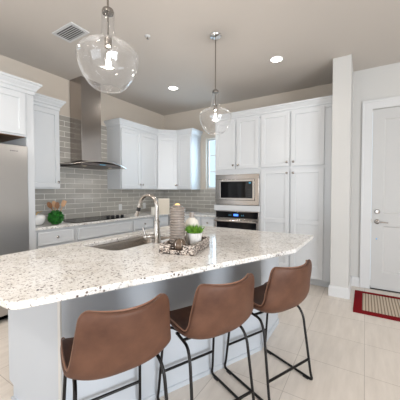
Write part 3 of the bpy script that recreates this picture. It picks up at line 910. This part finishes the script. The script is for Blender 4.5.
# ---------------------------------------------------------------- pendants
def pendant(x, y, zb, label):
    t = thing('pendant_light', label, 'pendant light', (x, y, CZ), 0, 'glass pendants over the island')
    t['label'] = label
    MB().lathe([(.063, -.001), (.063, -.012), (.055, -.022), (.02, -.028), (.001, -.028)], (0, 0, 0), 32).build('canopy', M_chrome, t, smooth=40)
    zt = zb + .462 - CZ
    z0 = zb - CZ
    MB().tube([(0, 0, -.026), (0, 0, zt - .005)], .006, 10).build('rod', M_rod, t, smooth=60)
    outer = [(.068, 0), (.084, .006), (.110, .030), (.137, .070), (.158, .115), (.171, .160), (.175, .198), (.168, .228), (.147, .252), (.113, .269), (.080, .282), (.057, .299), (.044, .33), (.038, .37), (.036, .42), (.037, .45), (.040, .478)]
    outer = [(r_, z_ * .93) for r_, z_ in outer]
    ol = []
    for i in range(len(outer) - 1):
        for s in (0, .5):
            ol.append((outer[i][0] * (1 - s) + outer[i + 1][0] * s, outer[i][1] * (1 - s) + outer[i + 1][1] * s))
    ol.append(outer[-1])
    inner = [(r - .0035, z + (.003 if z < .02 else 0)) for r, z in outer][::-1]
    full = [(r, z + z0) for r, z in outer + inner]
    sh = MB().lathe(full, (0, 0, 0), 48, close=True).build('glass_shade', M_glass, t, smooth=80)
    MB().lathe([(.001, zt + .012), (.012, zt + .010), (.030, zt - .002), (.034, zt - .012), (.032, zt - .026), (.010, zt - .030), (.001, zt - .030)], (0, 0, 0), 28).build('neck_cap', M_rod, t, smooth=40)
    MB().tube([(0, 0, zt - .028), (0, 0, z0 + .30)], .005, 10).build('stem', M_rod, t, smooth=60)
    MB().lathe([(.006, z0 + .302), (.020, z0 + .298), (.022, z0 + .245), (.015, z0 + .24), (.001, z0 + .24)], (0, 0, 0), 20).build('socket', M_rod, t, smooth=40)
    bl = MB().lathe([(.012, z0 + .243), (.014, z0 + .225), (.024, z0 + .195), (.029, z0 + .165), (.026, z0 + .14), (.014, z0 + .124), (.001, z0 + .12)], (0, 0, 0), 24).build('bulb', M_clear, t, smooth=80)
    fl = MB()
    for k in range(2):
        a = k * PI
        fl.tube([(.006 * math.cos(a), .006 * math.sin(a), z0 + .215), (.009 * math.cos(a), .009 * math.sin(a), z0 + .18), (.008 * math.cos(a + .5), .008 * math.sin(a + .5), z0 + .14)], .0013, 6)
    fl.build('filament', M_bulb, bl)
    l = bpy.data.lights.new('pendant_bulb', 'POINT'); l.energy = 6; l.color = (1, .92, .84); l.shadow_soft_size = .03
    lo = bpy.data.objects.new('bulb_glow', l); COL.objects.link(lo); lo.parent = t; lo.location = (0, 0, z0 + .17)
pendant(-1.285, 1.05, 1.935, 'large clear glass pendant lamp overlapping the top of the range hood chimney')
pendant(-1.374, 2.52, 1.955, 'smaller-looking clear glass pendant lamp farther back, in front of the oven cabinet doors')

# ---------------------------------------------------------------- ceiling fittings
def downlight(x, y, label, power=55):
    t = thing('recessed_light', label, 'ceiling light', (x, y, CZ), 0, 'recessed ceiling lights')
    MB().lathe([(.070, 0), (.085, 0), (.086, -.004), (.078, -.008), (.066, -.004)], (0, 0, 0), 36, close=True).build('trim_ring', M_plate, t, smooth=40)
    MB().lathe([(.001, -.003), (.066, -.003), (.068, -.0005)], (0, 0, 0), 32).build('lens', M_down, t, smooth=40)
    l = bpy.data.lights.new('downlight_lamp', 'SPOT'); l.energy = power; l.color = (1, .92, .84); l.spot_size = math.radians(150); l.spot_blend = 1; l.shadow_soft_size = .12
    lo = bpy.data.objects.new('downlight_beam', l); COL.objects.link(lo); lo.parent = t; lo.location = (0, 0, -.015)
downlight(-2.65, 3.435, 'round recessed ceiling light near the corner wall cabinets', 34)
downlight(-.97, 3.38, 'round recessed ceiling light in front of the pantry cabinet', 8)
downlight(.9, .4, 'added unseen recessed fill light right of the camera', 60)  # unseen lamp added for warm fill
downlight(-2.2, -1.2, 'added unseen recessed fill light behind the camera on the refrigerator side', 90)  # out-of-view lamp added to light the room from behind
downlight(.9, -2.4, 'added unseen recessed fill light over the living area behind the camera', 90)  # extra lamp out of view, added as warm fill
downlight(-2.75, .45, 'added unseen recessed fill light in front of the refrigerator', 60)  # unseen lamp added to brighten the refrigerator and range wall
downlight(-1.0, -.05, 'added unseen recessed fill light just behind the camera in line with the island', 40)  # unseen lamp added to light the island top from above
t = thing('ceiling_vent', 'square white louvred air vent in the ceiling', 'vent', (-2.64, 1.677, CZ), 0)
vm = MB()
hw = .172; hy = .102
vm = panel_slab(-hw, hw, -hy, hy, -.012, -.0, [(-hw + .032, hw - .032, -hy + .026, hy - .026)], .008, .002)
vm.v = [(v_[0], v_[2], v_[1]) for v_ in vm.v]
vm.build('frame', M_vent, t)
MB().box(-hw + .036, -hy + .03, -.0105, hw - .036, hy - .03, -.0045).build('duct', M_dark, t)
for k in range(6):
    y = -hy + .034 + k * .0235
    MB().add([(-hw + .036, y + .010, -.011), (hw - .036, y + .010, -.011), (hw - .036, y, -.018), (-hw + .036, y, -.018),
              (-hw + .036, y + .018, -.011), (hw - .036, y + .018, -.011), (hw - .036, y + .007, -.018), (-hw + .036, y + .007, -.018)],
             [(0, 1, 2, 3), (7, 6, 5, 4), (0, 4, 5, 1), (3, 2, 6, 7), (0, 3, 7, 4), (1, 5, 6, 2)]).build('louvre', M_vent, t)
t = thing('fire_sprinkler', 'small white fire sprinkler head on the ceiling', 'sprinkler', (-2.0, 2.15, CZ), 0)
MB().lathe([(.030, 0), (.030, -.004), (.018, -.010), (.010, -.011), (.001, -.011)], (0, 0, 0), 24).build('escutcheon', M_vent, t, smooth=40)
MB().tube([(0, 0, -.01), (0, 0, -.03)], .006, 10).lathe([(.001, -.030), (.014, -.031), (.014, -.033), (.001, -.034)], (0, 0, 0), 16).build('deflector', M_nickel, t, smooth=40)

# ---------------------------------------------------------------- outlets on the backsplash
def outlet(y, label):
    t = thing('outlet_plate', label, 'outlet', (HX + .0085, y, 1.043), L, 'outlets on the backsplash')
    MB().box(-.036, -.006, -.058, .036, 0, .058).build('plate', M_plate, t, bevel=.002)
    MB().box(-.017, -.008, -.034, .017, -.006, -.006).box(-.017, -.008, .006, .017, -.006, .034).build('socket', M_plate, t, bevel=.002)
outlet(3.327, 'white outlet plate on the tiles nearest the cooktop')
outlet(3.946, 'white outlet plate on the tiles behind the faucet spout')

# ---------------------------------------------------------------- things on the back counter
CT = .9205
t = thing('ceramic_apple', 'white ceramic apple with a gold stem beside the tall end panel', 'ornament', (-3.42, 1.69, CT), 0)
MB().lathe([(.001, .004), (.05, 0), (.075, .012), (.098, .05), (.105, .085), (.095, .115), (.065, .130), (.03, .126), (.008, .115), (.001, .112)], (0, 0, 0), 36).build('body', M_ceramic, t, smooth=60)
MB().tube([(0, 0, .11), (.003, .005, .14), (.012, .02, .165)], .006, 8).build('stem', M_gold, t, smooth=60)
MB().add([(.004, .006, .145), (.03, .03, .158), (.015, .075, .17), (-.01, .05, .162), (.004, .006, .149), (.03, .03, .162), (.015, .075, .174), (-.01, .05, .166)],
         [(0, 1, 2, 3), (7, 6, 5, 4), (0, 4, 5, 1), (1, 5, 6, 2), (2, 6, 7, 3), (3, 7, 4, 0)]).build('leaf', M_gold, t)

def leafball(c, r, n, ls, seed, squash=1):
    rnd = random.Random(seed); mb = MB()
    for i in range(n):
        zz = 1 - 2 * (i + .5) / n; a = i * 2.39996
        rr = math.sqrt(1 - zz * zz)
        nv = Vector((rr * math.cos(a), rr * math.sin(a), zz * squash))
        p_ = Vector(c) + nv * r * rnd.uniform(.90, 1.03)
        tn = nv.cross(Vector((rnd.uniform(-1, 1), rnd.uniform(-1, 1), rnd.uniform(-1, 1)))).normalized()
        up = (nv * rnd.uniform(.4, 1.1) + tn).normalized(); sd_ = up.cross(nv).normalized()
        l_ = ls * rnd.uniform(.7, 1.2)
        k = .004 * nv
        A0, B0, C0, D0 = p_, p_ + up * l_ * .5 + sd_ * l_ * .32, p_ + up * l_, p_ + up * l_ * .5 - sd_ * l_ * .32
        mb.add([tuple(A0), tuple(B0), tuple(C0 + k), tuple(D0)], [(0, 1, 2, 3)])
    return mb
t = thing('boxwood_ball', 'round green boxwood ball on the back counter', 'plant', (-3.33, 1.885, CT + .004), 0)
lb = leafball((0, 0, .079), .072, 620, .032, 3)
lb.lathe([(.001, .008), (.04, .018), (.066, .05), (.068, .079), (.06, .11), (.04, .135), (.001, .147)], (0, 0, 0), 20)
lb.build('foliage', M_leaf, t, fix=False)
t = thing('utensil_holder', 'square grey-white utensil holder behind the boxwood ball', 'utensil holder', (-3.50, 2.0, CT), .25)
hold = MB().box(-.05, -.05, 0, .05, .05, .006)
for a, b, c_, d_ in ((-.05, -.05, .05, -.044), (-.05, .044, .05, .05), (-.05, -.044, -.044, .044), (.044, -.044, .05, .044)): hold.box(a, b, .006, c_, d_, .135)
hold.build('holder', M_ceramic, t)
def spoon(top, foot, kind, m, label, rad=.03):
    a = Vector(foot); b = Vector(top); d_ = (b - a).normalized()
    t = thing('wooden_spoon' if kind != 'spatula' else 'wooden_spatula', label, 'utensil', tuple(a), 0, 'wooden utensils in the holder')
    face = Vector((.84, -.54, 0)); sd_ = d_.cross(face).normalized(); fc = sd_.cross(d_).normalized()
    Ln = (b - a).length
    hs = MB().tube([(0, 0, 0), tuple(d_ * (Ln - .05))], .006, 8)
    hs.build('handle', m, t, smooth=60)
    mb = MB(); prof_ = []
    N = 20
    for sgn in (0, 1):
        for k in range(N):
            an = 2 * PI * k / N
            u_ = math.cos(an) * .8; v_ = math.sin(an) * 1.15
            if kind == 'spatula':
                u_ = max(-1, min(1, 1.35 * u_)) * (.75 + .25 * (v_ + 1) / 2) * .75; v_ = max(-1, min(1, 1.3 * v_)) * 1.1
            q_ = d_ * (Ln - .05 + .038 + v_ * .040) + sd_ * u_ * rad + fc * (.004 if sgn else -.004)
            mb.v.append(tuple(q_))
    mb.f += [tuple(range(N))[::-1], tuple(range(N, 2 * N))] + [(k, (k + 1) % N, N + (k + 1) % N, N + k) for k in range(N)]
    mb.build('head', m, t, bevel=.002)
hz = CT + .008
hc = Vector((-3.50, 2.0))
spoon((-3.50, 1.895, CT + .245), (hc.x, hc.y + .015, hz), 'spoon', M_wood2, 'brown wooden spoon leaning left toward the ceramic apple', .035)
spoon((-3.53, 1.975, CT + .255), (hc.x - .02, hc.y, hz), 'spoon', M_wood, 'pale wooden spoon between two brown ones', .035)
spoon((-3.47, 1.985, CT + .24), (hc.x + .02, hc.y - .01, hz), 'spoon', M_wood2, 'brown wooden spoon standing upright above the boxwood ball', .035)
spoon((-3.49, 2.09, CT + .26), (hc.x, hc.y - .02, hz), 'spatula', M_wood, 'pale wooden spatula leaning right toward the cooktop', .042)

# framed card and canister by the corner
t = thing('recipe_book', 'cream square book standing open by the corner behind the faucet', 'book', (-3.05, 3.68, CT), math.radians(48))
MB().box(-.10, 0, 0, .10, .02, .285).build('cover', M_cream, t, bevel=.002)
MB().box(-.085, -.002, .018, .085, 0, .262).build('page', M_cream2, t)
MB().box(-.012, .02, 0, .012, .08, .01).add([(-.008, .02, .14), (.008, .02, .14), (.008, .08, .01), (-.008, .08, .01), (-.008, .026, .14), (.008, .026, .14), (.008, .086, .01), (-.008, .086, .01)],
    [(0, 1, 2, 3), (7, 6, 5, 4), (0, 4, 5, 1), (3, 2, 6, 7), (0, 3, 7, 4), (1, 5, 6, 2)]).build('stand', M_cream, t)
t = thing('canister', 'small cream canister on the back counter beside the cream book', 'canister', (-3.13, 3.50, CT), 0)
MB().lathe([(.001, 0), (.048, 0), (.05, .004), (.05, .115), (.047, .12), (.001, .12)], (0, 0, 0), 28).build('body', M_matte, t, smooth=40)
MB().lathe([(.001, .121), (.051, .121), (.051, .134), (.047, .138), (.001, .138)], (0, 0, 0), 28).build('lid', M_matte, t, smooth=40)

# ---------------------------------------------------------------- tray and its contents
IT = .9215
ta = math.radians(14)
tc = Vector((-1.088, 1.562))
ex = Vector((math.cos(ta), math.sin(ta))); ey = Vector((-math.sin(ta), math.cos(ta)))
t = thing('woven_tray', 'rectangular woven black and cream tray on the island', 'tray', (tc.x, tc.y, IT), ta)
TX, TYY, TH = .122, .185, .066
tm = MB().box(-TX, -TYY, 0, TX, TYY, .008)
tm.box(-TX, -TYY, .008, -.045, -TYY + .012, TH).box(.045, -TYY, .008, TX, -TYY + .012, TH).box(-.045, -TYY, .008, .045, -TYY + .012, .028).box(-TX, TYY - .012, .008, TX, TYY, TH).box(-TX, -TYY + .012, .008, -TX + .012, TYY - .012, TH).box(TX - .012, -TYY + .012, .008, TX, TYY - .012, TH)
tm.build('tray_body', M_tray, t, bevel=.003)
def on_tray(x, y): q_ = tc + ex * x + ey * y; return (q_.x, q_.y, IT + .0085)
t = thing('ribbed_vase', 'tall ribbed taupe bottle vase on the tray', 'vase', on_tray(-.052, -.042), 0)
pr = [(.001, 0), (.046, 0)]
for k in range(15):
    z = .003 + k * .0188
    pr += [(.0485, z + .001), (.0565, z + .006), (.0575, z + .0094), (.0565, z + .0128), (.0485, z + .0178)]
pr += [(.054, .288), (.052, .294), (.036, .299), (.028, .301), (.031, .308), (.029, .312), (.022, .310), (.001, .307)]
MB().lathe(pr, (0, 0, 0), 40).build('body', M_vase, t, smooth=50)
MB().lathe([(.001, .308), (.017, .308), (.017, .316), (.008, .321), (.001, .322)], (0, 0, 0), 18).build('candle', M_candle, t, smooth=40)
t = thing('decorative_orb', 'round ribbed smoky orb in front of the ribbed vase', 'ornament', on_tray(.003, -.130), .4)
ob = []
N = 22
for k in range(N + 1):
    a = -PI / 2 + PI * k / N
    ob.append((max(.001, (.0445 + .0015 * (k % 2)) * math.cos(a)), .0465 + (.0445 + .0015 * (k % 2)) * math.sin(a)))
MB().lathe(ob, (0, 0, 0), 32).build('body', M_orb, t, smooth=50)
wr = MB()
for k in range(3):
    a0 = k * PI / 3
    wr.tube([(0.0462 * math.cos(x) * math.cos(a0), 0.0462 * math.cos(x) * math.sin(a0), .0465 + 0.0462 * math.sin(x)) for x in [2 * PI * j / 28 for j in range(29)]], .0014, 6)
wr.build('wire', M_nickel, t, smooth=60)
t = thing('potted_plant', 'small green plant in a white pot on the tray', 'plant', on_tray(.055, .022), 0)
MB().lathe([(.001, 0), (.040, 0), (.043, .004), (.054, .106), (.0545, .11), (.050, .11), (.047, .095), (.001, .095)], (0, 0, 0), 32).build('pot', M_cup, t, smooth=50)
rnd = random.Random(5); gm = MB()
for k in range(420):
    a = rnd.uniform(0, 2 * PI); r0 = .038 * math.sqrt(rnd.random()); ln = rnd.uniform(.035, .085)
    b0 = Vector((r0 * math.cos(a), r0 * math.sin(a), .095))
    dr = Vector((math.cos(a) * r0 * 22 + rnd.uniform(-.4, .4), math.sin(a) * r0 * 22 + rnd.uniform(-.4, .4), 1.5)).normalized()
    sd_ = dr.cross(Vector((rnd.uniform(-1, 1), rnd.uniform(-1, 1), .2))).normalized() * .0035
    m1 = b0 + dr * ln * .55; tp = b0 + dr * ln + Vector((0, 0, -.004))
    gm.add([tuple(b0 - sd_ * .5), tuple(b0 + sd_ * .5), tuple(m1 + sd_), tuple(tp), tuple(m1 - sd_)], [(0, 1, 2, 3, 4)])
gm.build('foliage', M_leaf2, t, fix=False)
t = thing('round_vase', 'squat round off-white vase behind the potted plant', 'vase', on_tray(.000, .118), 0)
MB().lathe([(.001, 0), (.03, 0), (.040, .02), (.046, .08), (.053, .13), (.054, .155), (.046, .185), (.028, .203), (.020, .209), (.001, .209)], (0, 0, 0), 32).build('body', M_matte, t, smooth=60)
MB().lathe([(.020, .209), (.018, .222), (.020, .246), (.017, .248), (.001, .246)], (0, 0, 0), 24).build('neck', M_vase, t, smooth=50)

# ---------------------------------------------------------------- door mat
t = thing('door_mat', 'jute mat with a dark red border in front of the entry door', 'rug', (-.095, 3.36, .0005), 0)
RW, RH = .95, .745
bo = MB().box(0, 0, 0, RW, .085, .010).box(0, RH - .075, 0, RW, RH, .010).box(0, .085, 0, .085, RH - .075, .010).box(RW - .085, .085, 0, RW, RH - .075, .010)
bo.build('border', M_red, t, bevel=.003)
MB().box(.085, .085, 0, RW - .085, RH - .075, .008).build('woven_center', M_jute, t)
